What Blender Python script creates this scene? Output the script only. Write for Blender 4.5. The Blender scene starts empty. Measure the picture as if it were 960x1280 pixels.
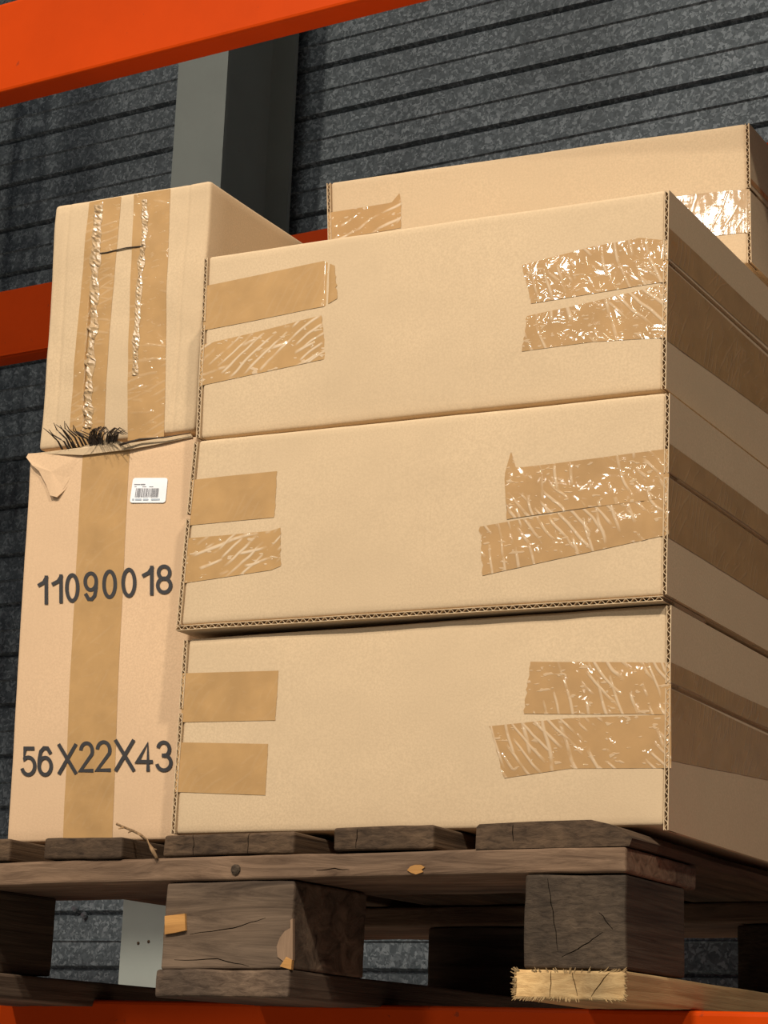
import bpy, bmesh, math, random
from mathutils import Vector, Matrix, noise
random.seed(7)
SC = bpy.context.scene
COL = SC.collection
V = Vector

# ------------------------------------------------------------------ camera
F_PX, YAW, PITCH, ROLL = 2845.03, 0.4950, 0.2458, 0.0398
CAM = V((1.3689, -2.0840, -0.2518))
_f = V((-math.sin(YAW)*math.cos(PITCH), math.cos(YAW)*math.cos(PITCH), math.sin(PITCH)))
_r0 = V((math.cos(YAW), math.sin(YAW), 0)); _u0 = _r0.cross(_f)
CR = math.cos(ROLL)*_r0 + math.sin(ROLL)*_u0
CU = -math.sin(ROLL)*_r0 + math.cos(ROLL)*_u0
cd = bpy.data.cameras.new('camera'); cam = bpy.data.objects.new('camera', cd); COL.objects.link(cam)
cd.sensor_fit = 'VERTICAL'; cd.sensor_height = 36.0; cd.lens = F_PX*36.0/1280.0
cd.clip_start = 0.05; cd.clip_end = 100
M = Matrix((CR, CU, -_f)).transposed().to_4x4(); M.translation = CAM
cam.matrix_world = M
SC.camera = cam

# ------------------------------------------------------------------ exposure, world, lamps
SC.view_settings.view_transform = 'Standard'; SC.view_settings.look = 'None'
SC.view_settings.gamma = 1.0; SC.view_settings.use_curve_mapping = False
SC.view_settings.exposure = 0.08
w = bpy.data.worlds.new('world'); SC.world = w; w.use_nodes = True
w.node_tree.nodes['Background'].inputs[0].default_value = (0.80, 0.86, 0.95, 1)
w.node_tree.nodes['Background'].inputs[1].default_value = 0.07

def lamp(name, pos, target, power, size, color):
    l = bpy.data.lights.new(name, 'AREA'); l.shape = 'DISK'; l.size = size; l.energy = power; l.color = color
    o = bpy.data.objects.new(name, l); COL.objects.link(o)
    o.location = pos; o.rotation_euler = (V(target)-V(pos)).to_track_quat('-Z', 'Y').to_euler()
    return o
# high hall lamps: one left of the bay, one in front of it, one right of it, and a far one down the hall
WARM = (1.0, 0.90, 0.77)
lamp('hall_lamp_left_offscreen', (-3.14, -5.79, 6.32), (0.2, 0.1, 0.3), 165, 0.36, WARM)
lamp('hall_lamp_front_offscreen', (0.52, -6.13, 6.88), (0.2, 0.1, 0.3), 735, 0.36, WARM)
lamp('hall_lamp_right_offscreen', (4.36, -4.96, 6.55), (0.2, 0.1, 0.3), 350, 0.34, WARM)
lamp('hall_lamp_far_offscreen', (-1.97, -6.67, 3.80), (0.4, 0.1, 0.5), 80, 0.80, (1.0, 0.93, 0.84))

# ------------------------------------------------------------------ pixel -> place
def ray(x, y): return _f + CR*((x-480)/F_PX) - CU*((y-640)/F_PX)
def atY(x, y, Y):
    d = ray(x, y); return CAM + d*((Y-CAM.y)/d.y)
RA = -0.0733
RD = V((math.cos(RA), math.sin(RA), 0)); RN = V((-math.sin(RA), math.cos(RA), 0))
def rack(s, d, z): return RD*s + RN*d + V((0, 0, z))
def atR(x, y, D):
    d = ray(x, y); return CAM + d*((D-RN.dot(CAM))/RN.dot(d))

# ------------------------------------------------------------------ materials
def mat(name):
    m = bpy.data.materials.new(name); m.use_nodes = True
    nt = m.node_tree; b = nt.nodes['Principled BSDF']
    return m, nt, b
def N(nt, t, **k):
    n = nt.nodes.new(t)
    for a, v in k.items():
        if a in n.inputs: n.inputs[a].default_value = v
        else: setattr(n, a, v)
    return n
def coords(nt, scale=(1, 1, 1), rot=(0, 0, 0), out='Object', rnd=False):
    tc = N(nt, 'ShaderNodeTexCoord'); mp = N(nt, 'ShaderNodeMapping')
    mp.inputs['Scale'].default_value = scale; mp.inputs['Rotation'].default_value = rot
    src = tc.outputs[out]
    if rnd:
        oi = N(nt, 'ShaderNodeObjectInfo'); mul = N(nt, 'ShaderNodeMath', operation='MULTIPLY'); mul.inputs[1].default_value = 37.0
        nt.links.new(oi.outputs['Random'], mul.inputs[0])
        ad = N(nt, 'ShaderNodeVectorMath', operation='ADD'); nt.links.new(src, ad.inputs[0]); nt.links.new(mul.outputs[0], ad.inputs[1])
        src = ad.outputs[0]
    nt.links.new(src, mp.inputs['Vector'])
    return mp.outputs[0]
def ramp(nt, fac, stops):
    r = N(nt, 'ShaderNodeValToRGB'); nt.links.new(fac, r.inputs[0])
    e = r.color_ramp.elements
    while len(e) < len(stops): e.new(0.5)
    for el, (p, c) in zip(e, stops):
        el.position = p; el.color = (c[0], c[1], c[2], 1) if hasattr(c, '__len__') else (c, c, c, 1)
    return r.outputs[0]
def mixc(nt, fac, a, b, mode='MIX'):
    m = N(nt, 'ShaderNodeMix', data_type='RGBA', blend_type=mode)
    for s, i in ((fac, 0), (a, 6), (b, 7)):
        if hasattr(s, 'links'): nt.links.new(s, m.inputs[i])
        else: m.inputs[i].default_value = s if i == 0 else (s[0], s[1], s[2], 1)
    return m.outputs[2]
def bump(nt, b, h, strength, dist=0.001, inp='Normal', prev=None):
    bn = N(nt, 'ShaderNodeBump'); bn.inputs['Strength'].default_value = strength; bn.inputs['Distance'].default_value = dist
    nt.links.new(h, bn.inputs['Height'])
    if prev is not None: nt.links.new(prev, bn.inputs['Normal'])
    nt.links.new(bn.outputs[0], b.inputs[inp]); return bn.outputs[0]
def noi(nt, vec, scale, detail=3, rough=0.55, dist=0.0):
    n = N(nt, 'ShaderNodeTexNoise'); nt.links.new(vec, n.inputs['Vector'])
    n.inputs['Scale'].default_value = scale; n.inputs['Detail'].default_value = detail
    n.inputs['Roughness'].default_value = rough; n.inputs['Distortion'].default_value = dist
    return n.outputs['Fac']

def kraft(name, c, flute=(1, 0, 0)):
    m, nt, b = mat(name)
    v = coords(nt, rnd=True)
    n1 = noi(nt, v, 7, 4); n2 = noi(nt, v, 420, 3)
    col = mixc(nt, ramp(nt, n1, [(0.3, 0.0), (0.7, 1.0)]), tuple(x*0.93 for x in c), tuple(min(1, x*1.05) for x in c))
    col = mixc(nt, ramp(nt, n2, [(0.35, 0.0), (0.65, 1.0)]), tuple(x*0.9 for x in c), col)
    mx = N(nt, 'ShaderNodeMix', data_type='RGBA'); mx.inputs[0].default_value = 0.55
    nt.links.new(col, b.inputs['Base Color'])
    b.inputs['Roughness'].default_value = 0.82; b.inputs['Specular IOR Level'].default_value = 0.25
    wv = N(nt, 'ShaderNodeTexWave', wave_type='BANDS', bands_direction='X'); nt.links.new(v, wv.inputs['Vector'])
    wv.inputs['Scale'].default_value = 1/0.0075/20*6.2832/1.0; wv.inputs['Distortion'].default_value = 0.25
    p = bump(nt, b, wv.outputs['Fac'], 0.10, 0.0006)
    bump(nt, b, n2, 0.25, 0.0006, prev=p)
    return m
K_WIDE = kraft('kraft_card', (0.585, 0.436, 0.272))
K_PINK = kraft('kraft_card_reddish', (0.64, 0.440, 0.270))

def tape_mat(name, c, streak, wr, ang, low=22, cells=0.0):
    # thin brown parcel tape: pale streaks where air is trapped, glossy film with wrinkles
    m, nt, b = mat(name)
    v = coords(nt, out='UV', rnd=True)
    def lines(a, sc, lo, hi, dist):
        wvv = coords(nt, out='UV', rot=(0, 0, a), rnd=True)
        wv = N(nt, 'ShaderNodeTexWave', wave_type='BANDS', bands_direction='X'); nt.links.new(wvv, wv.inputs['Vector'])
        wv.inputs['Scale'].default_value = sc; wv.inputs['Distortion'].default_value = dist
        wv.inputs['Detail'].default_value = 3.0; wv.inputs['Detail Scale'].default_value = 0.28; wv.inputs['Detail Roughness'].default_value = 0.45
        return ramp(nt, wv.outputs['Fac'], [(lo, 0.0), (hi, 1.0)])
    m1 = ramp(nt, noi(nt, v, 16, 3), [(0.50, 0.0), (0.58, 1.0)])
    m2 = ramp(nt, noi(nt, coords(nt, out='UV', scale=(1, 1, 1), rot=(0, 0, 2.0), rnd=True), 23, 3), [(0.50, 0.0), (0.60, 1.0)])
    s1 = mixc(nt, 1.0, lines(ang, 30, 0.74, 0.98, 11.0), m1, 'MULTIPLY')
    s2 = mixc(nt, 1.0, lines(ang+0.45, 19, 0.86, 0.99, 14.0), m2, 'MULTIPLY')
    stk = mixc(nt, 1.0, s1, s2, 'LIGHTEN')
    dots = ramp(nt, noi(nt, coords(nt, out='UV', scale=(1, 2.2, 1), rnd=True), 110, 1, 0.4), [(0.66, 0.0), (0.70, 1.0)])
    stk = mixc(nt, 1.0, stk, mixc(nt, 0.7, (0, 0, 0), dots), 'LIGHTEN')
    col = mixc(nt, streak, (0, 0, 0), stk)
    base = mixc(nt, ramp(nt, noi(nt, v, 30, 4), [(0.3, 0.0), (0.7, 1.0)]), tuple(x*0.90 for x in c), tuple(x*1.08 for x in c))
    nt.links.new(mixc(nt, col, base, (0.66, 0.52, 0.36)), b.inputs['Base Color'])
    b.inputs['Roughness'].default_value = 0.6; b.inputs['Specular IOR Level'].default_value = 0.25
    b.inputs['Coat Weight'].default_value = 1.0; b.inputs['Coat Roughness'].default_value = 0.08
    a = N(nt, 'ShaderNodeMath', operation='MULTIPLY_ADD'); nt.links.new(noi(nt, v, low, 2, 0.45, 0.8), a.inputs[0]); a.inputs[1].default_value = 2.2
    nt.links.new(stk, a.inputs[2]); h = a.outputs[0]
    if cells:
        bk = N(nt, 'ShaderNodeTexVoronoi', feature='SMOOTH_F1', distance='CHEBYCHEV'); nt.links.new(v, bk.inputs['Vector']); bk.inputs['Scale'].default_value = 120; bk.inputs['Randomness'].default_value = 0.45
        a2 = N(nt, 'ShaderNodeMath', operation='MULTIPLY_ADD'); nt.links.new(bk.outputs['Distance'], a2.inputs[0]); a2.inputs[1].default_value = cells; nt.links.new(h, a2.inputs[2]); h = a2.outputs[0]
    bump(nt, b, h, wr, 0.0022, 'Coat Normal')
    bump(nt, b, stk, min(0.35, streak*0.8), 0.001, 'Normal')
    return m
T_C = (0.44, 0.262, 0.105)
T_SMOOTH = tape_mat('tape_smooth', T_C, 0.05, 0.06, 0.5)
T_SIDE = tape_mat('tape_end', (0.42, 0.25, 0.105), 0.10, 0.22, 0.3, 26)
T_DOT = tape_mat('tape_dotted', T_C, 0.16, 0.38, 1.3, 45)
T_STREAK = tape_mat('tape_streaky', T_C, 0.85, 0.5, 0.9)
T_CRINK = tape_mat('tape_crinkled', (0.42, 0.25, 0.105), 0.55, 1.0, -0.75, 34)
T_MIRROR = tape_mat('tape_shiny', (0.45, 0.30, 0.16), 0.0, 0.060, 0.0, 6, 2.6)

def wood(name, dark, light, axis, sc=1.0, rough=0.85, contrast=1.0):
    m, nt, b = mat(name)
    s = [60, 60, 190]; s[axis] = 5
    if axis == 0: s = [9, 60, 80]
    v = coords(nt, tuple(x*sc for x in s), rnd=True)
    g = noi(nt, v, 1.0, 6, 0.66, 0.5 if axis else 1.1)
    s2 = [9, 9, 9]; s2[axis] = 2
    g2 = noi(nt, coords(nt, tuple(s2), rnd=True), 1.0, 3)
    c1 = ramp(nt, g, [(0.30, dark), (0.62, light), (0.80, tuple(min(1, x*1.25) for x in light))])
    c2 = ramp(nt, g2, [(0.32, (0.45, 0.45, 0.47)), (0.66, (1.1, 1.05, 1.0))])
    nt.links.new(mixc(nt, 1.0, c1, c2, 'MULTIPLY'), b.inputs['Base Color'])
    b.inputs['Roughness'].default_value = rough; b.inputs['Specular IOR Level'].default_value = 0.2
    bump(nt, b, g, 0.6, 0.002)
    return m
W_DECK = wood('old_wood_deck', (0.040, 0.025, 0.015), (0.130, 0.084, 0.050), 1)
W_STR = wood('old_wood_stringer', (0.085, 0.052, 0.032), (0.235, 0.155, 0.100), 0)
W_BLKX = wood('old_wood_block', (0.042, 0.028, 0.019), (0.175, 0.125, 0.086), 0, 0.55)
W_BLKY = wood('old_wood_block_dark', (0.032, 0.023, 0.016), (0.082, 0.060, 0.041), 1, 1.2)
W_BOT = wood('old_wood_bottom', (0.055, 0.036, 0.024), (0.150, 0.105, 0.072), 1)
W_FRESH = wood('fresh_pine', (0.42, 0.26, 0.11), (0.66, 0.46, 0.22), 1, 0.8)
W_CHIP = wood('orange_pine', (0.36, 0.18, 0.055), (0.50, 0.27, 0.09), 0, 0.8)
W_TWIG = wood('twig_bark', (0.16, 0.09, 0.04), (0.42, 0.27, 0.14), 2, 2)

def paint(name, c, rust, sp=0.5):
    m, nt, b = mat(name)
    v = coords(nt)
    n = noi(nt, v, 9, 5, 0.65); n2 = noi(nt, v, 60, 4, 0.6)
    col = mixc(nt, ramp(nt, n, [(0.3, 0.0), (0.7, 1.0)]), tuple(x*0.90 for x in c), c)
    sc = ramp(nt, n2, [(0.68, 0.0), (0.74, 1.0)])
    nt.links.new(mixc(nt, sc, col, rust), b.inputs['Base Color'])
    b.inputs['Roughness'].default_value = sp
    bump(nt, b, n2, 0.08, 0.001)
    return m
P_ORANGE = paint('orange_paint', (0.56, 0.052, 0.0015), (0.30, 0.04, 0.01))
P_ORANGE.node_tree.nodes['Principled BSDF'].inputs['Specular IOR Level'].default_value = 0.08
P_GREY = paint('grey_green_primer', (0.335, 0.370, 0.335), (0.27, 0.295, 0.26), 0.6)

def galvanised():
    m, nt, b = mat('galvanised_steel')
    v = coords(nt)
    n = N(nt, 'ShaderNodeTexNoise'); nt.links.new(v, n.inputs['Vector']); n.inputs['Scale'].default_value = 70; n.inputs['Detail'].default_value = 2
    mx = N(nt, 'ShaderNodeMix', data_type='RGBA', blend_type='LINEAR_LIGHT'); mx.inputs[0].default_value = 0.012
    nt.links.new(v, mx.inputs[6]); nt.links.new(n.outputs['Color'], mx.inputs[7])
    vo = N(nt, 'ShaderNodeTexVoronoi'); nt.links.new(mx.outputs[2], vo.inputs['Vector']); vo.inputs['Scale'].default_value = 185
    sep = N(nt, 'ShaderNodeSeparateColor'); nt.links.new(vo.outputs['Color'], sep.inputs[0])
    c = ramp(nt, sep.outputs[0], [(0.0, (0.075, 0.092, 0.102)), (0.6, (0.125, 0.147, 0.162)), (1.0, (0.26, 0.295, 0.315))])
    d = ramp(nt, noi(nt, v, 3, 4), [(0.3, 0.7), (0.7, 1.05)])
    nt.links.new(mixc(nt, 1.0, c, d, 'MULTIPLY'), b.inputs['Base Color'])
    b.inputs['Metallic'].default_value = 0.3; b.inputs['Roughness'].default_value = 0.5; b.inputs['Specular IOR Level'].default_value = 0.35
    bump(nt, b, sep.outputs[1], 0.25, 0.001)
    return m
GALV = galvanised()

def plain(name, c, rough=0.6, metal=0.0):
    m, nt, b = mat(name)
    n = noi(nt, coords(nt), 40, 3)
    nt.links.new(mixc(nt, ramp(nt, n, [(0.3, 0.0), (0.7, 1.0)]), tuple(x*0.9 for x in c), c), b.inputs['Base Color'])
    b.inputs['Roughness'].default_value = rough; b.inputs['Metallic'].default_value = metal
    return m
INK = plain('black_ink', (0.028, 0.026, 0.027), 0.7)
INK_G = plain('grey_print', (0.20, 0.20, 0.22), 0.7)
INK_B = plain('bluish_print', (0.42, 0.48, 0.55), 0.7)
PAPER = plain('white_paper', (0.86, 0.87, 0.90), 0.55)
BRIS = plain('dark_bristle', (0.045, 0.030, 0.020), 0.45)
BOLT = plain('bolt_steel', (0.35, 0.37, 0.40), 0.35, 0.9)
CONC = plain('concrete', (0.30, 0.29, 0.27), 0.8)

# ------------------------------------------------------------------ mesh helpers
class MB:
    def __init__(s): s.v = []; s.f = []; s.uv = {}
    def grid(s, P, nu, nv, uvf=None, flip=False):
        o = len(s.v)
        for j in range(nv+1):
            for i in range(nu+1):
                s.v.append(P(i/nu, j/nv))
                if uvf: s.uv[len(s.v)-1] = uvf(i/nu, j/nv)
        for j in range(nv):
            for i in range(nu):
                a = o+j*(nu+1)+i; q = (a, a+1, a+nu+2, a+nu+1)
                s.f.append(q[::-1] if flip else q)
    def quad(s, *p):
        o = len(s.v); s.v += [V(x) for x in p]; s.f.append(tuple(range(o, o+len(p))))
    def hexa(s, p):            # p: 8 points, bottom ring then top ring
        o = len(s.v); s.v += [V(x) for x in p]
        for q in ((3, 2, 1, 0), (4, 5, 6, 7), (0, 1, 5, 4), (1, 2, 6, 5), (2, 3, 7, 6), (3, 0, 4, 7)):
            s.f.append(tuple(o+i for i in q))
    def box(s, a, b, fn=None):
        a = V(a); b = V(b)
        p = [(a.x, a.y, a.z), (b.x, a.y, a.z), (b.x, b.y, a.z), (a.x, b.y, a.z), (a.x, a.y, b.z), (b.x, a.y, b.z), (b.x, b.y, b.z), (a.x, b.y, b.z)]
        s.hexa([fn(*q) if fn else V(q) for q in p])
    def rbox(s, a, b, r, n=(1, 1, 1), fn=None):
        """box a..b with rounded edges of radius r, n inner divisions, mapped by fn(x,y,z)"""
        a = V(a); b = V(b)
        ax = []
        for k in range(3):
            L = [a[k], a[k]+r*0.35, a[k]+r]; m = max(1, n[k])
            L += [a[k]+r+(b[k]-a[k]-2*r)*i/m for i in range(1, m)]
            L += [b[k]-r, b[k]-r*0.35, b[k]]; ax.append(L)
        cache = {}
        def vert(i, j, k):
            if (i, j, k) in cache: return cache[(i, j, k)]
            p = V((ax[0][i], ax[1][j], ax[2][k]))
            q = V([min(max(p[t], a[t]+r), b[t]-r) for t in range(3)])
            d = p-q
            if d.length > 1e-9: p = q+d.normalized()*r
            s.v.append(fn(*p) if fn else p); cache[(i, j, k)] = len(s.v)-1
            return len(s.v)-1
        nx, ny, nz = (len(x)-1 for x in ax)
        for i in range(nx):
            for j in range(ny):
                s.f.append((vert(i, j, 0), vert(i, j+1, 0), vert(i+1, j+1, 0), vert(i+1, j, 0)))
                s.f.append((vert(i, j, nz), vert(i+1, j, nz), vert(i+1, j+1, nz), vert(i, j+1, nz)))
        for i in range(nx):
            for k in range(nz):
                s.f.append((vert(i, 0, k), vert(i+1, 0, k), vert(i+1, 0, k+1), vert(i, 0, k+1)))
                s.f.append((vert(i, ny, k), vert(i, ny, k+1), vert(i+1, ny, k+1), vert(i+1, ny, k)))
        for j in range(ny):
            for k in range(nz):
                s.f.append((vert(0, j, k), vert(0, j, k+1), vert(0, j+1, k+1), vert(0, j+1, k)))
                s.f.append((vert(nx, j, k), vert(nx, j+1, k), vert(nx, j+1, k+1), vert(nx, j, k+1)))
    def tube(s, pts, rad, n=6):
        o = len(s.v)
        for i, p in enumerate(pts):
            p = V(p); d = (V(pts[min(i+1, len(pts)-1)])-V(pts[max(i-1, 0)])).normalized()
            a = d.orthogonal().normalized(); c = d.cross(a)
            r = rad[i] if hasattr(rad, '__len__') else rad
            for k in range(n):
                t = 2*math.pi*k/n; s.v.append(p+a*(r*math.cos(t))+c*(r*math.sin(t)))
        for i in range(len(pts)-1):
            for k in range(n):
                s.f.append((o+i*n+k, o+i*n+(k+1) % n, o+(i+1)*n+(k+1) % n, o+(i+1)*n+k))
        s.f.append(tuple(o+k for k in range(n))[::-1]); s.f.append(tuple(o+(len(pts)-1)*n+k for k in range(n)))
    def build(s, name, m, parent=None, base=None, smooth=False):
        loc = V((0, 0, 0))
        if parent is not None:
            q = parent
            while q is not None: loc += q.location; q = q.parent
        elif base is not None: loc = V(base)
        me = bpy.data.meshes.new(name)
        me.from_pydata([tuple(x-loc) for x in s.v], [], s.f); me.update()
        if s.uv:
            ul = me.uv_layers.new(name='uv')
            for l in me.loops: ul.data[l.index].uv = s.uv.get(l.vertex_index, (0, 0))
        if smooth: me.polygons.foreach_set('use_smooth', [True]*len(me.polygons))
        me.materials.append(m)
        o = bpy.data.objects.new(name, me); COL.objects.link(o)
        if parent is not None: o.parent = parent
        else: o.location = loc
        return o
def tag(o, label=None, cat=None, group=None, kind=None):
    for k, v in (('label', label), ('category', cat), ('group', group), ('kind', kind)):
        if v: o[k] = v
    return o
def empty(name, loc, label, cat, group=None):
    o = bpy.data.objects.new(name, None); COL.objects.link(o); o.location = loc; o.empty_display_size = 0.05
    return tag(o, label, cat, group)

# ------------------------------------------------------------------ the setting
FLOOR = -1.75
mb = MB(); mb.box((-6, -7, FLOOR-0.1), (6, 4, FLOOR)); tag(mb.build('floor', CONC), 'grey concrete warehouse floor', 'floor', kind='structure')

WD = 1.56                                     # ribbed cladding, behind the rack
mb = MB(); PER = 0.1066; z0 = 1.758
prof = []
k = -34
while z0+k*PER < 5.0:
    z = z0+k*PER
    prof += [(z-0.003, 0.0), (z+0.003, -0.011), (z+0.0480, -0.0095), (z+0.0510, -0.0135), (z+0.0535, -0.0095), (z+0.0985, -0.008), (z+0.1015, 0.0)]
    k += 1
ss = [-4.2+0.35*i for i in range(21)]
for i, (z, d) in enumerate(prof):
    for s_ in ss: mb.v.append(rack(s_, WD+d, z))
n = len(ss)
for i in range(len(prof)-1):
    for j in range(n-1): mb.f.append((i*n+j, i*n+j+1, (i+1)*n+j+1, (i+1)*n+j))
mb.v += [rack(-4.2, WD+0.05, prof[0][0]), rack(2.8, WD+0.05, prof[0][0]), rack(2.8, WD+0.05, 5.0), rack(-4.2, WD+0.05, 5.0)]
q = len(mb.v); mb.f.append((q-1, q-2, q-3, q-4))
wall = tag(mb.build('wall_back', GALV), 'ribbed galvanised steel wall cladding behind the rack', 'wall', kind='structure')
for (x, y) in ((95, 1136), (106, 1144)):
    p = atR(x, y, WD-0.012); mb = MB(); mb.tube([p, p-RN*0.004, p-RN*0.008], [0.007, 0.007, 0.004], 8); mb.build('bolt', BOLT, wall)

# steel column, an I section: front flange, web, rear flange
cs, fw, cd0, cd1 = -1.040, 0.061, 1.30, 1.535
col_o = tag(bpy.data.objects.new('steel_column', None), 'grey painted steel I-section column against the ribbed wall', 'column', kind='structure')
COL.objects.link(col_o); col_o.location = rack(cs, 1.42, FLOOR)
for nm, a, b in (('flange', (cs-fw, cd0, FLOOR), (cs+fw, cd0+0.010, 4.95)), ('web', (cs-0.004, cd0+0.010, FLOOR), (cs+0.004, cd1-0.010, 4.95)), ('flange', (cs-fw, cd1-0.010, FLOOR), (cs+fw, cd1, 4.95))):
    mb = MB(); mb.box(a, b, rack); mb.build(nm, P_GREY, col_o)
for (x, y) in ((173, 1179), (186, 1177)):
    p = atR(x, y, cd0); mb = MB(); mb.tube([p+RN*0.001, p-RN*0.001, p-RN*0.002], [0.003, 0.003, 0.002], 7); mb.build('rust_spot', P_ORANGE if False else W_DECK, col_o)

# ------------------------------------------------------------------ pallet rack
rk = empty('pallet_rack', rack(0, 0.55, FLOOR), 'orange painted steel pallet rack that carries the loaded pallet', 'rack')
SL, SR = -1.72, 1.45
def beam(d0, ztop, h=0.136, wd=0.042, face=-1):
    mb = MB()
    mb.rbox((SL, d0, ztop-h), (SR, d0+wd, ztop), 0.005, (30, 1, 3), rack)
    o = mb.build('beam', P_ORANGE, rk)
    # connector plates at both ends
    for s0 in (SL, SR-0.006):
        m2 = MB(); m2.box((s0, d0-0.012, ztop-h-0.03), (s0+0.006, d0+0.0, ztop+0.03), rack); m2.build('end_plate', P_ORANGE, o)
    return o
ZU, ZL = 1.172, -0.1695
beam(0.15, ZU); beam(0.15, ZL); beam(1.06, ZL)
b4 = beam(1.06, ZU)
mb = MB(); mb.box((SL+0.01, 1.056, ZU-0.133), (SR-0.01, 1.0595, ZU-0.128), rack); mb.build('lip', P_ORANGE, b4)
for zt, ps in ((ZL, (-0.27, 0.11, 0.49)),):
    for sb in ps:
        mb = MB(); mb.rbox((sb-0.025, 0.192, zt-0.045), (sb+0.025, 1.06, zt-0.001), 0.003, (1, 6, 1), rack); mb.build('support_bar', P_ORANGE, rk)
def upright(s0, d0, face):
    mb = MB(); w_, t, dp = 0.09, 0.003, 0.07
    z1 = 3.9
    mb.box((s0, d0, FLOOR), (s0+t, d0+dp, z1), rack); mb.box((s0+w_-t, d0, FLOOR), (s0+w_, d0+dp, z1), rack)
    for (a, b) in ((t, 0.022), (0.036, 0.054), (0.068, w_-t)): mb.box((s0+a, d0, FLOOR), (s0+b, d0+t, z1), rack)
    z = FLOOR+0.02
    while z < z1-0.06:
        mb.box((s0+0.022, d0, z), (s0+0.036, d0+t, z+0.028), rack); mb.box((s0+0.054, d0, z), (s0+0.068, d0+t, z+0.028), rack); z += 0.06
    mb.build('upright', P_ORANGE, rk)
for s0 in (SL-0.095, SR+0.005):
    upright(s0, 0.14, 1); upright(s0, 1.04, 1)
    for i in range(4):
        za, zb = FLOOR+0.2+i*0.8, FLOOR+0.2+(i+1)*0.8-0.1
        if i % 2: za, zb = zb, za
        mb = MB(); mb.tube([rack(s0+0.05, 0.21, za), rack(s0+0.05, 1.04, zb)], 0.014, 8); mb.build('brace', P_ORANGE, rk)
    for d in (0.14, 1.04):
        mb = MB(); mb.box((s0-0.03, d-0.03, FLOOR), (s0+0.12, d+0.10, FLOOR+0.008), rack); mb.build('foot_plate', P_ORANGE, rk)

# ------------------------------------------------------------------ pallet
PF, PB = -0.06, 0.78
TILT = 0.012
def pz(x, y, z):                               # the pallet leans a little to its left
    return V((x, y, z-TILT*max(0, 0.52-x)))
pal = empty('wooden_pallet', (0.11, 0.36, -0.17), 'weathered dark brown wooden block pallet on the orange rack beams', 'pallet')
def jig(a, f=9.0, o=0.0):
    def fn(x, y, z):
        d = noise.noise_vector(V((x*f+o, y*f*0.5, z*f)))*a + noise.noise_vector(V((x*60+o, y*8, z*60)))*(a*0.35)
        return pz(x+d.x, y+d.y, z+d.z)
    return fn
ZT, ZS, ZK, ZB_, Z0 = 0.001, -0.0245, -0.050, -0.1405, -0.1685
decks = [(-0.330, -0.173), (-0.125, -0.023), (0.028, 0.186), (0.234, 0.347)]
for i, (a, b) in enumerate(decks):
    mb = MB(); mb.rbox((a, PF-0.002*(i % 2), ZS+0.0012), (b, PB, ZT-0.001*(i % 3)), 0.003, (6, 24, 2), jig(0.0022, 9, i*3.1)); mb.build('deck_board', W_DECK, pal)
# outer deck board with a waney right edge
mb = MB(); ys = [PF+(PB-PF)*j/24 for j in range(25)]
pr = [(0.393, ZS+0.001), (0.553, ZS+0.001), (0.556, -0.016), (0.548, -0.0085), (0.532, -0.0035), (0.514, ZT), (0.450, ZT+0.001), (0.396, ZT), (0.393, ZT-0.003)]
fn = jig(0.0022, 9, 21)
for y in ys:
    for (x, z) in pr: mb.v.append(fn(x, y, z))
np_ = len(pr)
for j in range(24):
    for i in range(np_): mb.f.append((j*np_+i, j*np_+(i+1) % np_, (j+1)*np_+(i+1) % np_, (j+1)*np_+i))
mb.f.append(tuple(range(np_))[::-1]); mb.f.append(tuple(24*np_+i for i in range(np_)))
mb.build('deck_board', W_DECK, pal)
strs = []
for i, (y0, y1) in enumerate(((PF, 0.13), (0.545, PB))):
    mb = MB(); mb.rbox((-0.332, y0, ZK+0.0008), (0.552, y1, ZS), 0.003, (40, 6, 2), jig(0.0016, 7, 40+i)); strs.append(mb.build('stringer', W_STR, pal))
blocks = []
for i, (y0, y1) in enumerate(((PF+0.002, 0.098), (0.556, PB-0.002))):
    for j, (x0, x1) in enumerate(((-0.330, -0.220), (0.032, 0.188), (0.446, 0.552))):
        mb = MB(); mb.rbox((x0, y0, ZB_+0.0008), (x1, y1, ZK), 0.003, (10, 10, 8), jig(0.0022, 11, 60+i*3+j))
        blocks.append(mb.build('block', W_BLKX if j == 1 else W_BLKY, pal))
for i, (x0, x1, y0) in enumerate(((-0.332, -0.205, PF), (0.030, 0.190, PF-0.002), (0.439, 0.5535, PF-0.004))):
    mb = MB(); mb.rbox((x0, y0, Z0), (x1, PB, ZB_), 0.003, (12, 24, 3), jig(0.0022, 9, 80+i))
    bo = mb.build('bottom_board', W_FRESH if i == 2 else W_BOT, pal)
    if i == 2: fresh = tag(bo, 'pale fresh pine bottom board with a frayed sawn end')
mb = MB()                                       # frayed fibres along the sawn end
for k in range(150):
    e = random.random()
    if e < 0.45: x, z = random.uniform(0.439, 0.5535), Z0
    elif e < 0.65: x, z = random.uniform(0.439, 0.5535), ZB_
    elif e < 0.85: x, z = 0.5535, random.uniform(Z0, ZB_)
    else: x, z = 0.439, random.uniform(Z0, ZB_)
    c = V((0.496, 0, (Z0+ZB_)/2)); d = V((x-c.x, 0, (z-c.z)*3)).normalized()
    p = V((x, PF-0.003, z)); L = random.uniform(0.0006, 0.0026)
    p1 = p+d*L+V((random.uniform(-1, 1), -random.random(), random.uniform(-1, 1)))*0.0015
    mb.tube([p-d*0.003, p1], [0.0009, 0.0003], 4)
tag(mb.build('frayed_fibres', W_FRESH, fresh), kind='stuff')
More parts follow.
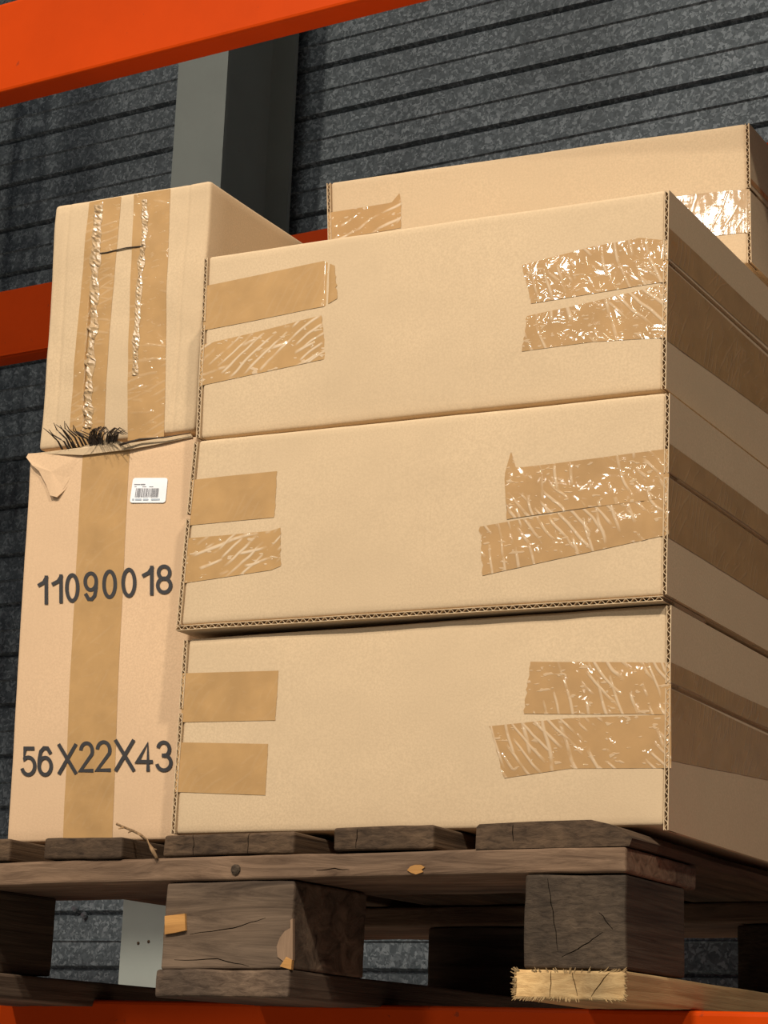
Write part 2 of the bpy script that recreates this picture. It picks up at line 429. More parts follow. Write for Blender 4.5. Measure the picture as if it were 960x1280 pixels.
# fresh chips and a broken corner on the middle front block, a bare spot on the stringer
def patch(px, Y, m, name, parent, th=0.0004):
    mb = MB(); pts = [atY(x, y, Y) for x, y in px]; n = len(pts)
    mb.v += [p+V((0, 0.004, 0)) for p in pts]+[p-V((0, th, 0)) for p in pts]
    mb.f.append(tuple(range(n, 2*n))[::-1]); 
    for i in range(n): mb.f.append((i, (i+1) % n, n+(i+1) % n, n+i))
    return mb.build(name, m, parent)
patch([(206, 1145), (231, 1142), (232, 1163), (218, 1166), (206, 1168)], PF, W_CHIP, 'bare_chip', blocks[1])
patch([(347, 1196), (346, 1183), (350, 1172), (356, 1164), (363, 1160), (363, 1150), (366, 1148), (366, 1200), (356, 1203)], PF+0.0, wood('torn_wood', (0.16, 0.10, 0.06), (0.33, 0.22, 0.14), 2), 'torn_corner', blocks[1])
patch([(350, 1208), (358, 1196), (365, 1200), (364, 1212)], PF-0.001, W_CHIP, 'splinter', blocks[1])
patch([(509, 1088), (513, 1083), (519, 1081), (526, 1081), (531, 1084), (527, 1087), (529, 1090), (520, 1093), (514, 1091)], PF-0.001, W_CHIP, 'bare_chip', strs[0])
def crack(px, Y, o, w=0.0016, depth=0.016):
    """carve a drying crack into the board: a tapering wedge cut out of its mesh"""
    pts = [atY(x, y, Y) for x, y in px]; out = []
    for i in range(len(pts)-1):
        for k in range(4):
            out.append(pts[i].lerp(pts[i+1], k/4)+V((random.uniform(-1, 1), 0, random.uniform(-1, 1)))*0.0007)
    out.append(pts[-1]); n = len(out); mb = MB()
    for i, q in enumerate(out):
        d = (out[min(i+1, n-1)]-out[max(i-1, 0)]).normalized(); a = d.cross(V((0, 1, 0)))
        r = w*(0.35+0.65*math.sin(math.pi*min(1, (i+0.6)/n)))/2
        f, b = V((0, -0.012, 0)), V((0, depth, 0))
        mb.v += [q-a*r+f, q+a*r+f, q+a*r*0.4+b, q-a*r*0.4+b]
    for i in range(n-1):
        for k in range(4): mb.f.append((4*i+k, 4*i+(k+1) % 4, 4*i+4+(k+1) % 4, 4*i+4+k))
    mb.f.append((3, 2, 1, 0)); mb.f.append(tuple(4*(n-1)+k for k in range(4)))
    c = mb.build('cutter', W_DECK)
    for me in (c.data, o.data):
        bm = bmesh.new(); bm.from_mesh(me); bmesh.ops.recalc_face_normals(bm, faces=bm.faces); bm.to_mesh(me); bm.free()
    md = o.modifiers.new('carve', 'BOOLEAN'); md.operation = 'DIFFERENCE'; md.solver = 'EXACT'; md.object = c
    bpy.context.view_layer.update()
    me = bpy.data.meshes.new_from_object(o.evaluated_get(bpy.context.evaluated_depsgraph_get()))
    o.modifiers.clear(); old = o.data
    if len(me.vertices) >= len(old.vertices)*0.8: o.data = me
    bpy.data.objects.remove(c)
DK = [o for o in pal.children if o.name.startswith('deck_board')]
for px in ([(688, 1214), (686, 1246)], [(714, 1215), (721, 1245)], [(761, 1215), (738, 1246)]): crack(px, PF-0.0055, fresh)
for px in ([(684, 1098), (690, 1140), (696, 1190)], [(700, 1196), (728, 1182), (752, 1165)], [(748, 1140), (765, 1162)]): crack(px, PF-0.001, blocks[2])
for px in ([(234, 1167), (290, 1160), (330, 1147)], [(215, 1200), (270, 1198), (310, 1208)]): crack(px, PF-0.001, blocks[1])
for px in ([(240, 1042), (241, 1058), (239, 1070)], [(310, 1041), (307, 1068)]): crack(px, PF-0.002, DK[2])
crack([(640, 1030), (641, 1052)], PF-0.001, DK[4]); crack([(447, 1036), (444, 1060)], PF-0.003, DK[3])
crack([(395, 1088), (418, 1086), (436, 1087)], PF-0.001, strs[0]); crack([(90, 1106), (110, 1105)], PF-0.001, strs[0])
# knot in the stringer
p = atY(295, 1087, PF); mb = MB(); mb.tube([p+V((0, 0.003, 0)), p-V((0, 0.0015, 0)), p-V((0, 0.0025, 0))], [0.006, 0.0055, 0.003], 9); mb.build('knot', W_BLKY, strs[0])

# ------------------------------------------------------------------ cartons
TK = 0.0052                                     # thickness of the corrugated board
class Carton:
    def __init__(s, name, px, Y, depth, m, label, group=None, seed=0, bulge=0.002, dyaw=0.0, ends=True, creases=(), dent=1.0):
        # px: TL TR BR BL pixels of the front panel; Y: where that panel stands
        if isinstance(Y, (int, float)): Y = (Y,)*4
        s.TL, s.TR, s.BR, s.BL = (atY(x, y, yy) for (x, y), yy in zip(px, Y)) if isinstance(px[0], tuple) else px
        s.slit = None; s.fine = 1; s.seed = seed; s.dent = dent; s.bulge = bulge; s.cre = creases
        wv = (s.BR-s.BL); s.Lx = ((s.TR-s.TL).length+wv.length)/2; s.Lz = ((s.TL-s.BL).length+(s.TR-s.BR).length)/2; s.Ly = depth
        s.dv = V((-math.sin(dyaw), math.cos(dyaw), 0))*depth; s.m = m
        base = (s.BL+s.BR)/2+s.dv/2
        s.o = empty(name, base, label, 'box', group)
        s.n = V((0, -1, 0))
        s.ends = ends
    def flat(s, x, z):
        u, v = x/s.Lx, z/s.Lz
        return s.BL*((1-u)*(1-v))+s.BR*(u*(1-v))+s.TL*((1-u)*v)+s.TR*(u*v)
    def P(s, x, y, z, amp=1.0):
        p = s.flat(x, z)+s.dv*(y/s.Ly)
        u, v = x/s.Lx, z/s.Lz
        e = max(0.0, 1-y/0.05)                  # relief of the front panel fades with depth
        q = noise.noise(V((x*9+s.seed, z*9, 1.7)))*0.0012+noise.noise(V((x*30+s.seed, z*30, 4.2)))*0.0004
        bl = s.bulge*16*u*(1-u)*v*(1-v) if 0 <= u <= 1 and 0 <= v <= 1 else 0
        cr = sum(0.0010*math.exp(-((x-c)/0.003)**2) for c in s.cre)
        if s.slit:
            for (xa, za), (xb, zb) in zip(s.slit[:-1], s.slit[1:]):
                if zb <= z < za:
                    f = (z-zb)/(za-zb); xs_ = xb+(xa-xb)*f
                    end = min(1.0, (s.slit[0][1]-z)/0.012, (z-s.slit[-1][1])/0.006)
                    cr += 0.0075*max(0.0, end)*math.exp(-((x-xs_)/0.0013)**4)
        p = p+s.n*(e*amp*(q*s.dent+bl-cr))
        zz = noise.noise(V((x*7+s.seed, y*7, z*2)))*0.0012*min(1, v*6, (1-v)*6+0.6) if True else 0
        return p+V((0, 0, zz*(1 if v > 0.5 else -0.3)))
    def body(s, r=0.004, m=None):
        a = TK if s.ends else 0
        mb = MB(); mb.rbox((a, 0, 0), (s.Lx-a, s.Ly, s.Lz), r, (90*s.fine, 12, 36), s.P)
        return mb.build('body', m or s.m, s.o, smooth=True)
    def flap(s, side, v0, v1, m=None, front=0.0015):
        """closing flap on the left or right end: two liners, a solid core and the open flutes at its front edge"""
        mb = MB(); x0, x1 = (s.Lx-TK, s.Lx) if side > 0 else (0, TK)
        z0, z1 = v0*s.Lz, v1*s.Lz; l = 0.0009; y0 = -front
        for a, b in ((x0, x0+l), (x1-l, x1)): mb.box((a, y0, z0), (b, s.Ly, z1), s.P)
        mb.box((x0+l, 0.028, z0), (x1-l, s.Ly, z1), s.P)
        per = 0.0088; nn = int((z1-z0)/per*8); am = (TK-2*l)/2
        pts = []
        for i in range(nn+1):
            z = z0+(z1-z0)*i/nn; pts.append((x0+TK/2+am*0.95*math.sin(2*math.pi*z/per), z))
        o = len(mb.v)
        for (x, z) in pts:
            for dx, y in ((-0.00035, y0+0.0005), (0.00035, y0+0.0005), (0.00035, 0.028), (-0.00035, 0.028)): mb.v.append(s.P(x+dx, y, z))
        for i in range(nn):
            for k in range(4): mb.f.append((o+i*4+k, o+i*4+(k+1) % 4, o+(i+1)*4+(k+1) % 4, o+(i+1)*4+k))
        return mb.build('flap', m or s.m, s.o)
    def bottom_edge(s, x0, x1, m=None):
        """bottom flap under the front panel, its open flutes towards the front"""
        mb = MB(); l = 0.0008; za, zb = -0.0056, -0.0002; yf = -0.0008
        for a, b in ((za, za+l), (zb-l, zb)):
            mb.rbox((x0, yf, a), (x1, 0.12, b), 0.0002, (60, 1, 1), s.P)
        mb.box((x0, 0.03, za+l), (x1, 0.12, zb-l), s.P)
        per = 0.0088; nn = int((x1-x0)/per*8); am = (zb-za-2*l)/2; o = len(mb.v)
        for i in range(nn+1):
            x = x0+(x1-x0)*i/nn; z = (za+zb)/2+am*math.sin(2*math.pi*x/per)
            for dz, y in ((-0.0003, yf+0.0003), (0.0003, yf+0.0003), (0.0003, 0.03), (-0.0003, 0.03)): mb.v.append(s.P(x, y, z+dz))
        for i in range(nn):
            for k in range(4): mb.f.append((o+i*4+k, o+i*4+(k+1) % 4, o+(i+1)*4+(k+1) % 4, o+(i+1)*4+k))
        return mb.build('bottom_flap', m or s.m, s.o)
    def xz(s, px):
        """photo pixel on the front panel -> metres along and up the panel"""
        d = ray(*px); e1 = (s.BR-s.BL); e2 = (s.TL-s.BL); nn = e1.cross(e2)
        p = CAM+d*((s.BL-CAM).dot(nn)/d.dot(nn))
        u = v = 0.5
        for _ in range(12):
            q = s.BL*((1-u)*(1-v))+s.BR*(u*(1-v))+s.TL*((1-u)*v)+s.TR*(u*v)
            du = (s.BR-s.BL)*(1-v)+(s.TR-s.TL)*v; dw = (s.TL-s.BL)*(1-u)+(s.TR-s.BR)*u
            r = p-q; u += r.dot(du)/du.length_squared; v += r.dot(dw)/dw.length_squared
        return u*s.Lx, v*s.Lz
    def tape(s, top, bot, m, name='tape_strip', side=None, off=0.0004, ragged=0.0012, rag=(1, 0), over=0.0):
        """tape on the front panel between a top and a bottom polyline (photo pixels, left to right);
        side=(v0,v1,v0b,v1b,len) carries it round the right corner onto the end flaps"""
        T = [s.xz(p) for p in top]; B = [s.xz(p) for p in bot]
        def lerp(L, t):
            t *= len(L)-1; i = min(int(t), len(L)-2); f = t-i
            return L[i][0]*(1-f)+L[i+1][0]*f, L[i][1]*(1-f)+L[i+1][1]*f
        mb = MB()
        wid = abs(T[-1][0]-T[0][0]); hei = max(0.02, abs(T[0][1]-B[0][1])); nu = max(12, int(wid/0.0035)*s.fine); nv = max(10, int(hei/0.0035))
        def PT(u, v):
            b = lerp(B, u); t = lerp(T, u)
            x = b[0]*(1-v)+t[0]*v; z = b[1]*(1-v)+t[1]*v
            if rag[0] and u == 0: x += ragged*noise.noise(V((z*400, s.seed, 3)))*2
            if rag[1] and u == 1: x += ragged*noise.noise(V((z*400, s.seed, 9)))*2
            h = 0.0002*noise.noise(V((x*70+s.seed, z*70, 8.8)))
            return x, z, h
        def W(u, v):
            x, z, h = PT(u, v); return s.P(x, -off-abs(h)*1.2, z)
        mb.grid(W, nu, nv, lambda u, v: (PT(u, v)[0], PT(u, v)[1]))
        nf = len(mb.f)
        if side:
            a0, a1, b0, b1, L = side
            xe = s.Lx+off
            def WS(u, v):
                y = u*L-off*1.5; z = ((a0+(b0-a0)*u)*(1-v)+(a1+(b1-a1)*u)*v)*s.Lz
                h = 0.0004*abs(noise.noise(V((y*35+s.seed, z*60, 5.5))))
                return s.P(xe+h*min(1, u*12), y, z, 1.0)
            mb.grid(WS, 70, 16, lambda u, v: (s.Lx+u*L, (a0*(1-v)+a1*v)*s.Lz))
        o = mb.build(name, m, s.o, smooth=True)
        if side:
            o.data.materials.append(T_SIDE)
            for p in o.data.polygons:
                if p.index >= nf: p.material_index = 1
        return o

ROWG = None
TOPB = Carton('cardboard_box', [(256, 321), (837, 236), (833, 487), (246, 549)], 0.0, 0.43, K_WIDE,
    'brown carton with two crinkled tape ends, top of the three stacked wide cartons', seed=1.0, creases=(0.165, 0.245, 0.345, 0.37))
MIDB = Carton('cardboard_box', [(243, 551), (838, 490), (834, 744), (221, 782)], -0.010, 0.43, K_WIDE,
    'brown carton jutting out over its bottom flutes, middle of three stacked wide cartons', seed=5.0, creases=(0.545,))
BOTB = Carton('cardboard_box', [(231, 799), (840, 755), (836, 1032), (214, 1043)], 0.0, 0.43, K_WIDE,
    'wide brown carton resting on the pallet boards, bottom of the three stacked wide cartons', seed=9.0)
BACKB = Carton('cardboard_box', [(409, 228), (937, 153), (940, 329), (413, 412)], (0.285, 0.297, 0.297, 0.285), 0.43, K_WIDE,
    'brown carton with a mirror-bright tape end, set back on top of the wide cartons', seed=14.0)
TALL = Carton('cardboard_box', [(37, 571), (246, 545), (224, 1050), (8, 1054)], 0.062, 0.56, K_PINK,
    'tall narrow carton printed 11090018 and 56X22X43 with a white barcode sticker', seed=21.0, ends=False, bulge=0.003)
CRUSH = Carton('cardboard_box', [(69, 257), (264, 225), (243, 538), (48, 563)], 0.066, 0.43, K_WIDE,
    'crumpled carton with two upright shiny tapes standing on the tall printed carton', seed=27.0, ends=False, bulge=0.004, dent=3.0, creases=(0.022, 0.196))
CRUSH.slit = [CRUSH.xz(p) for p in ((114, 370), (112, 410), (109, 450), (106, 500), (105, 535))]; CRUSH.fine = 5
for c in (TOPB, MIDB, BOTB): c.body()
BACKB.body(); TALL.body(); CRUSH.body(0.005)
for c, sl in ((TOPB, 0.63), (MIDB, 0.585), (BOTB, 0.625), (BACKB, 0.52)):
    for sd in (1, -1):
        c.flap(sd, -0.020 if (c is BOTB and sd > 0) else 0.004, sl-0.012); c.flap(sd, sl+0.012, 0.992)
MIDB.bottom_edge(-0.001, MIDB.Lx-0.004, K_WIDE)

# tapes: left ends, then right ends carried round the corner
TOPB.tape([(257, 357), (330, 342), (405, 327), (419, 333)], [(254, 413), (330, 398), (405, 384), (423, 374)], T_SMOOTH, rag=(0, 1))
TOPB.tape([(252, 431), (403, 395)], [(250, 483), (408, 449)], T_STREAK, rag=(0, 1))
TOPB.tape([(653, 332), (740, 308), (800, 297), (836, 301)], [(666, 380), (740, 367), (800, 357), (835, 352)], T_CRINK, side=(0.65, 0.80, 0.66, 0.80, 0.36))
TOPB.tape([(660, 396), (740, 378), (835, 354)], [(653, 440), (740, 428), (834, 422)], T_CRINK, side=(0.24, 0.61, 0.30, 0.60, 0.36), off=0.0003)
MIDB.tape([(240, 600), (347, 589)], [(238, 657), (344, 647)], T_SMOOTH, rag=(0, 1))
MIDB.tape([(235, 673), (340, 664), (352, 660)], [(231, 729), (340, 713), (352, 708)], T_STREAK, rag=(0, 1))
MIDB.tape([(632, 594), (640, 564), (646, 585), (740, 574), (837, 561)], [(635, 650), (640, 649), (646, 648), (740, 634), (836, 622)], T_CRINK, side=(0.60, 0.74, 0.60, 0.74, 0.36), off=0.0006)
MIDB.tape([(601, 659), (720, 638), (836, 620)], [(604, 720), (720, 694), (836, 668)], T_CRINK, side=(0.28, 0.57, 0.28, 0.57, 0.36))
BOTB.tape([(229, 842), (349, 839)], [(227, 903), (345, 901)], T_SMOOTH, rag=(0, 1), ragged=0.0004)
BOTB.tape([(224, 928), (336, 930)], [(219, 990), (332, 994)], T_SMOOTH, rag=(0, 1), ragged=0.0004)
BOTB.tape([(664, 828), (750, 828), (839, 829)], [(656, 893), (750, 893), (839, 893)], T_CRINK, side=(0.64, 0.73, 0.64, 0.74, 0.36))
BOTB.tape([(614, 908), (712, 898), (839, 893)], [(631, 973), (712, 961), (839, 960)], T_CRINK, side=(0.29, 0.61, 0.40, 0.60, 0.36), off=0.0003)
BACKB.tape([(410, 266), (490, 254), (500, 242), (502, 252)], [(411, 300), (490, 288), (500, 286), (502, 286)], T_STREAK, rag=(0, 1))
BACKB.tape([(840, 247), (886, 241), (937, 236)], [(841, 302), (886, 296), (938, 290)], T_MIRROR, side=(0.56, 0.6, 0.56, 0.6, 0.3))

# tall printed carton: centre tape, print, sticker, torn corner
TALL.tape([(104, 567), (163, 559)], [(79, 1053), (141, 1052)], T_SMOOTH, rag=(0, 0))
def arc(cx, cy, rx, ry, a0, a1, n=18):
    return [(cx+rx*math.cos(math.radians(a0+(a1-a0)*i/n)), cy-ry*math.sin(math.radians(a0+(a1-a0)*i/n))) for i in range(n+1)]
def glyph(ch):                                   # strokes in a unit box, y downwards
    if ch == '0': return [arc(.5, .5, .5, .5, 0, 360, 28)]
    if ch == '1': return [[(1, 0), (1, 1)], [(1, 0.02), (.62, .20), (0, .30)]]
    if ch == '2': return [arc(.5, .29, .47, .29, 170, -25, 18)+[(.0, 1.0), (1, 1)]]
    if ch == '3': return [arc(.47, .245, .43, .245, 165, -85, 16), arc(.47, .73, .53, .27, 85, -165, 18), [(.36, .47), (.55, .47)]]
    if ch == '4': return [[(.76, 1), (.76, 0), (.0, .70), (1, .70)]]
    if ch == '5': return [[(.93, 0), (.22, 0), (.10, .48)]+arc(.48, .67, .52, .33, 130, -160, 20)]
    if ch == '6': return [arc(.5, .68, .5, .32, 0, 360, 24), [(.0, .68), (.02, .42), (.14, .13), (.40, .0), (.70, .01), (.95, .20)]]
    if ch == '8': return [arc(.5, .24, .44, .24, 0, 360, 22), arc(.5, .73, .5, .27, 0, 360, 24)]
    if ch == '9': return [arc(.5, .32, .5, .32, 0, 360, 24), [(1, .32), (.98, .58), (.86, .87), (.60, 1.0), (.30, .99), (.05, .80)]]
    if ch == 'X': return [[(0, 0), (1, 1)], [(1, 0), (0, 1)]]
def put_char(mb, ch, box_px, c, sw=4.5):
    x0, y0, x1, y1 = box_px; h = sw/2
    hx = h*1.35 if ch == 'X' else h
    for st_ in glyph(ch):
        p = [(x0+hx+(x1-x0-2*hx)*a, y0+h+(y1-y0-2*h)*b) for a, b in st_]
        closed = abs(p[0][0]-p[-1][0])+abs(p[0][1]-p[-1][1]) < 1e-6
        if not closed:                            # square ends for straight strokes
            for e, f in ((0, 1), (-1, -2)):
                dx, dy = p[e][0]-p[f][0], p[e][1]-p[f][1]; L = math.hypot(dx, dy); k = h*0.95 if ch in '1X47' else h*0.3
                p[e] = (p[e][0]+dx/L*k, p[e][1]+dy/L*k)
        L_, R_ = [], []
        n = len(p)
        for i in range(n):
            if closed: a, b = p[(i-1) % (n-1)], p[(i+1) % (n-1)]
            else: a, b = p[max(0, i-1)], p[min(n-1, i+1)]
            def nrm(u, v):
                d = math.hypot(v[0]-u[0], v[1]-u[1]) or 1; return (-(v[1]-u[1])/d, (v[0]-u[0])/d)
            n1 = nrm(a, p[i]) if a != p[i] else nrm(p[i], b); n2 = nrm(p[i], b) if b != p[i] else n1
            mx, my = n1[0]+n2[0], n1[1]+n2[1]; q = max(0.5, (mx*n1[0]+my*n1[1])); mx, my = mx/q, my/q
            L_.append((p[i][0]+mx*h, p[i][1]+my*h)); R_.append((p[i][0]-mx*h, p[i][1]-my*h))
        o = len(mb.v)
        for a, b in zip(L_, R_):
            for q in (a, b):
                X, Z = c.xz(q); mb.v.append(c.P(X, -0.0010, Z))
        for i in range(n-1): mb.f.append((o+2*i, o+2*i+1, o+2*i+3, o+2*i+2))
mb = MB()
for ch, b in zip('11090018', [(195, 158, 247, 303), (265, 152, 321, 297), (332, 146, 405, 293), (424, 138, 498, 286), (519, 129, 593, 276), (614, 120, 690, 269), (717, 110, 774, 258), (785, 104, 866, 252)]):
    put_char(mb, ch, (b[0]/4, 680+b[1]/4, b[2]/4, 680+b[3]/4), TALL)
mb.build('printed_number', INK, TALL.o)
mb = MB()
for ch, b in zip('56X22X43', [(105, 133, 186, 282), (190, 131, 269, 282), (290, 119, 395, 272), (400, 108, 481, 263), (484, 103, 568, 261), (576, 99, 684, 258), (684, 108, 770, 258), (783, 103, 866, 260)]):
    put_char(mb, ch, (b[0]/4, 900+b[1]/4, b[2]/4, 900+b[3]/4), TALL)
mb.build('printed_size', INK, TALL.o)
sx = [TALL.xz(q) for q in ((168, 598), (211, 598), (208, 629), (164, 629))]
def stk(u, v, y):
    a, b, c_, d = sx
    x = (a[0]*(1-u)+b[0]*u)*(1-v)+(d[0]*(1-u)+c_[0]*u)*v; z = (a[1]*(1-u)+b[1]*u)*(1-v)+(d[1]*(1-u)+c_[1]*u)*v
    return TALL.P(x, y, z)
mb = MB(); rr = 0.07; out = []
for (cx, cy, a0) in ((1-rr, 1-rr*1.4, 0), (rr, 1-rr*1.4, 90), (rr, rr*1.4, 180), (1-rr, rr*1.4, 270)):
    for k in range(5):
        t = math.radians(a0+k*22.5); out.append((cx+rr*math.cos(t), cy+rr*1.4*math.sin(t)))
mb.v += [stk(u, v, -0.0012) for u, v in out]+[stk(u, v, -0.0006) for u, v in out]; n = len(out)
mb.f.append(tuple(range(n)))
for i in range(n): mb.f.append((i, n+i, n+(i+1) % n, (i+1) % n))
st = tag(mb.build('barcode_sticker', PAPER, TALL.o), 'white barcode sticker')
mb = MB(); u = 0.13
while u < 0.80:
    wd = random.choice((0.007, 0.012, 0.018))
    mb.quad(stk(u, 0.78, -0.0015), stk(u+wd, 0.78, -0.0015), stk(u+wd, 0.42, -0.0015), stk(u, 0.42, -0.0015)); u += wd+random.choice((0.008, 0.012, 0.02))
mb.build('barcode', INK_G, st)
mb = MB()
for (a, b, v0, v1) in ((0.06, 0.24, 0.25, 0.285), (0.25, 0.38, 0.245, 0.29), (0.08, 0.14, 0.35, 0.37), (0.3, 0.42, 0.35, 0.37), (0.5, 0.62, 0.35, 0.37)):
    mb.quad(stk(a, v1, -0.0015), stk(b, v1, -0.0015), stk(b, v0, -0.0015), stk(a, v0, -0.0015))
mb.build('small_print', INK_G, st)
mb = MB()
for (a, b) in ((0.06, 0.12), (0.15, 0.33), (0.37, 0.52), (0.60, 0.84)):
    mb.quad(stk(a, 0.90, -0.0015), stk(b, 0.90, -0.0015), stk(b, 0.84, -0.0015), stk(a, 0.84, -0.0015))
mb.build('small_print', INK_B, st)
# torn, peeled paper at the top left corner and the ragged top flap
def sheet(c, poly, lift, m, name, th=0.0016, parent=None):
    mb = MB(); pts = [c.xz(p) for p in poly]; n = len(pts)
    f = [c.P(x, -l, z) for (x, z), l in zip(pts, lift)]; g = [p+V((0, th, 0)) for p in f]
    cen = sum((p for p in f), V((0, 0, 0)))/n-V((0, 0.001, 0))
    mb.v += f+g+[cen]
    for i in range(n):
        mb.f.append((i, 2*n, (i+1) % n)); mb.f.append((i, (i+1) % n, n+(i+1) % n, n+i))
    mb.f.append(tuple(range(n, 2*n)))
    return mb.build(name, m, parent or c.o)
sheet(TALL, [(36, 573), (38, 568), (60, 566), (105, 566), (100, 580), (90, 600), (82, 612), (74, 622), (66, 620), (60, 606), (52, 590), (44, 583)],
      [0.005, 0.004, 0.002, -0.0008, -0.0010, -0.0008, 0.0006, 0.004, 0.005, 0.004, 0.005, 0.006], K_PINK, 'torn_flap')
sheet(TALL, [(46, 567), (100, 560), (128, 551), (150, 552), (165, 556), (240, 543), (242, 547), (200, 556), (163, 563), (105, 569)],
      [0.002, 0.003, 0.004, 0.004, 0.003, 0.002, 0.002, 0.003, 0.004, 0.003], K_WIDE, 'torn_edge')

# crumpled carton: two upright tapes with bunched, glinting ridges
CRUSH.tape([(112, 253), (152, 246)], [(85, 560), (130, 555)], T_DOT, rag=(0, 0))
CRUSH.tape([(168, 244), (213, 236)], [(160, 551), (206, 546)], T_DOT, rag=(0, 0))
def ridge(c, line, wpx, m, name, amp, seed):
    mb = MB(); n = 95
    def lp(t):
        t *= len(line)-1; i = min(int(t), len(line)-2); f = t-i
        return line[i][0]*(1-f)+line[i+1][0]*f, line[i][1]*(1-f)+line[i+1][1]*f
    rnd = random.Random(seed)
    def Pf(u, v):
        x, y = lp(v); x += (u-0.5)*wpx*(1+0.7*noise.noise(V((v*14, seed, 2))))+rnd.uniform(-1, 1)*wpx*0.07
        X, Z = c.xz((x, y+rnd.uniform(-0.5, 0.5))); edge = 0 if u in (0.0, 1.0) else 1
        return c.P(X, -0.0008-edge*amp*rnd.random()**1.5, Z)
    mb.grid(Pf, 4, n, lambda u, v: (u*0.02, v*0.3))
    return mb.build(name, m, c.o)
T_GLINT = tape_mat('tape_bunched', (0.45, 0.30, 0.15), 0.1, 0.12, 0.4, 120)
T_GLINT.node_tree.nodes['Principled BSDF'].inputs['Roughness'].default_value = 0.40
T_GLINT.node_tree.nodes['Principled BSDF'].inputs['Specular IOR Level'].default_value = 0.9
ridge(CRUSH, [(124, 256), (122, 300), (120, 350), (119, 400), (115, 450), (111, 500), (110, 535)], 11, T_GLINT, 'bunched_tape', 0.0026, 3)
ridge(CRUSH, [(181, 250), (182, 290), (178, 330), (175, 380), (172, 440), (171, 470)], 7, T_GLINT, 'bunched_tape', 0.0018, 8)
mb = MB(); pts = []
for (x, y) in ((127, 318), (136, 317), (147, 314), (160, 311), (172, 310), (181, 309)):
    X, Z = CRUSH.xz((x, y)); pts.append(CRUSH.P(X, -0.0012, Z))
mb.tube(pts, 0.0008, 5); mb.build('thin_dark_line', BRIS, CRUSH.o)  # thin dark line laid across the crumpled carton's front
# hidden row behind, which carries the set-back carton
for i, c in enumerate((BOTB, MIDB, TOPB)):
    oy = V((0, 0.447, 0))
    pts = [q+oy for q in (c.TL, c.TR, c.BR, c.BL)]
    for q in pts: q.y = 0.447
    lv = ('bottom', 'middle', 'top')[i]
    R_ = Carton('cardboard_box', pts, 0, 0.43, K_WIDE, 'closed carton in the row behind the three stacked wide cartons, %s of its stack' % lv, seed=40+i*3)
    R_.body()
    for sd in (1, -1): R_.flap(sd, 0.004, 0.55); R_.flap(sd, 0.57, 0.992)

# unseen girder-shaped blocker, added to keep the front and right lamps off the wall
du = empty('added_light_blocker', (2.0, -1.61, 3.04), 'unseen girder-shaped light blocker added above the aisle to shade the back wall', 'light blocker')
GX0, GX1, GZ0, GZ1 = -0.98, 4.9, 3.04, 4.30
for nm, a, b in (('flange', (GX0, -1.72, GZ0), (GX1, -1.50, GZ0+0.02)), ('web', (GX0, -1.616, GZ0+0.02), (GX1, -1.604, GZ1-0.02)), ('flange', (GX0, -1.72, GZ1-0.02), (GX1, -1.50, GZ1))):
    mb = MB(); mb.box(a, b); mb.build(nm, P_GREY, du)
for k in range(6):
    x = GX0+0.1+k*1.13
    for y0, y1 in ((-1.71, -1.616), (-1.604, -1.51)):
        mb = MB(); mb.box((x, y0, GZ0+0.02), (x+0.012, y1, GZ1-0.02)); mb.build('blocker_rib', P_GREY, du)
    mb = MB(); mb.tube([V((x, -1.61, GZ1)), V((x, -1.61, 4.9))], 0.012, 6); mb.build('blocker_rod', BOLT, du)

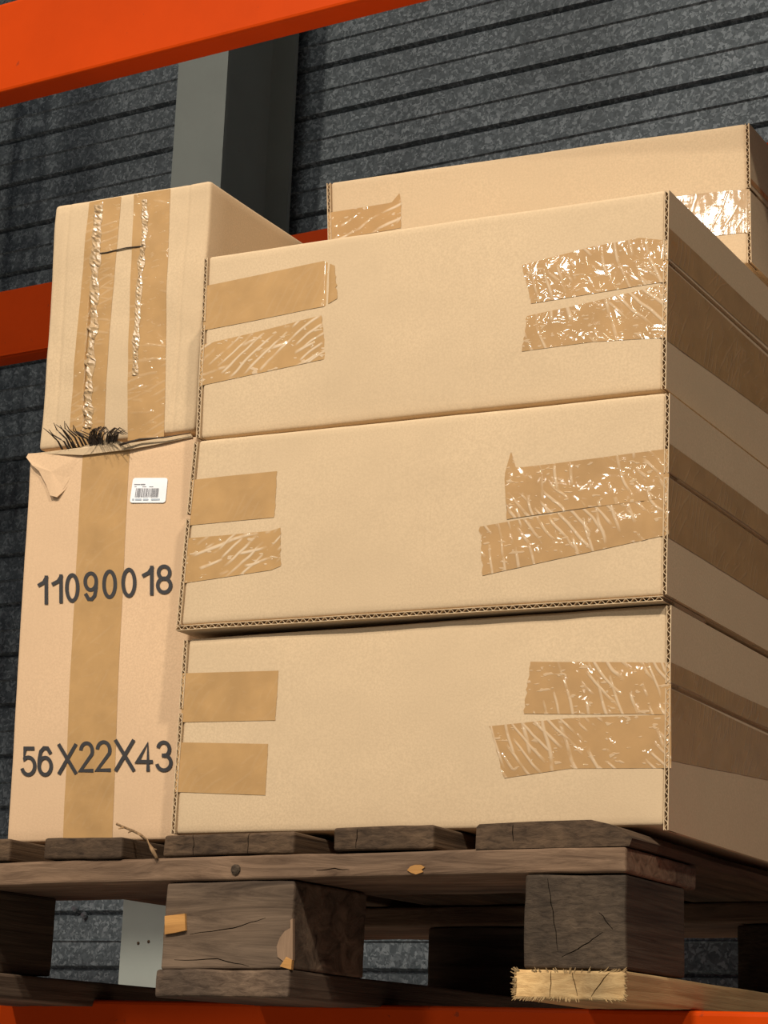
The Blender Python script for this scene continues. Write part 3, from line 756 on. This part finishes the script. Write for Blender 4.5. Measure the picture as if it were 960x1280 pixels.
# ------------------------------------------------------------------ small things
# dark bristles that poke out between the two left cartons
def bri(mb, px, Y0, Y1, r=0.0015):
    pts = [atY(x, y, Y0+(Y1-Y0)*i/(len(px)-1)) for i, (x, y) in enumerate(px)]
    out = []
    for i in range(len(pts)-1):
        for k in range(3): out.append(pts[i].lerp(pts[i+1], k/3))
    out.append(pts[-1]); n = len(out)
    mb.tube(out, [r*(1-0.75*i/(n-1)) for i in range(n)], 5)
be = empty('bristle_tuft', atY(105, 563, 0.052), 'tuft of dark bristles poking out below the crumpled carton', 'bristles')
tufts = []
for k in range(13):
    bx = 72+k*4.2+random.uniform(-2, 2); L = random.uniform(0.6, 1.0); hh = (10+20*math.sin(math.pi*min(1, (k+2)/11)))*L
    tufts.append([(bx+8, 563-k*0.6), (bx+2, 558-k*0.6-hh*0.35), (bx-5-random.uniform(0, 8), 556-k*0.6-hh*0.75), (bx-9-random.uniform(0, 9), 553-k*0.6-hh)])
for k in range(9):
    bx = 112+k*2.0; hh = random.uniform(20, 27)
    tufts.append([(bx+3, 560), (bx-1, 552), (bx+1, 560-hh*0.8), (bx+6, 560-hh), (bx+11, 562-hh*0.85)])
for k in range(9):
    bx = 133+k*1.6; hh = random.uniform(15, 22)
    tufts.append([(bx+2, 558), (bx, 550), (bx+2, 556-hh*0.8), (bx+7, 556-hh), (bx+14, 557-hh*0.85)])
for t in tufts:
    mb = MB(); bri(mb, t, 0.062, 0.044-random.uniform(0, 0.01)); mb.build('bristle', BRIS, be, smooth=True)
mb = MB(); bri(mb, [(150, 556), (175, 549), (205, 547), (238, 541)], 0.052, 0.056, 0.0016); mb.build('bristle', BRIS, be, smooth=True)
# dry twig leaning on the pallet
tw = empty('twig', atY(194, 1072, PF-0.004), 'thin dry brown twig leaning on the pallet boards below the tall carton', 'twig')
pts = [atY(x, y, yy) for x, y, yy in ((196, 1073, -0.062), (190, 1061, -0.060), (183, 1050, -0.055), (175, 1043, -0.050), (165, 1038, -0.045), (155, 1034, -0.042), (146, 1030, -0.040))]
mb = MB(); mb.tube(pts, [0.0019, 0.0024, 0.0018, 0.0016, 0.0015, 0.0013, 0.0016], 6); mb.build('stem', W_TWIG, tw, smooth=True)
for (a, b) in (((165, 1038), (160, 1041)), ((155, 1034), (148, 1036)), ((190, 1061), (196, 1062)), ((178, 1046), (172, 1042))):
    mb = MB(); mb.tube([atY(a[0], a[1], -0.05), atY(b[0], b[1], -0.052)], [0.0014, 0.0006], 5); mb.build('side_shoot', W_TWIG, tw)
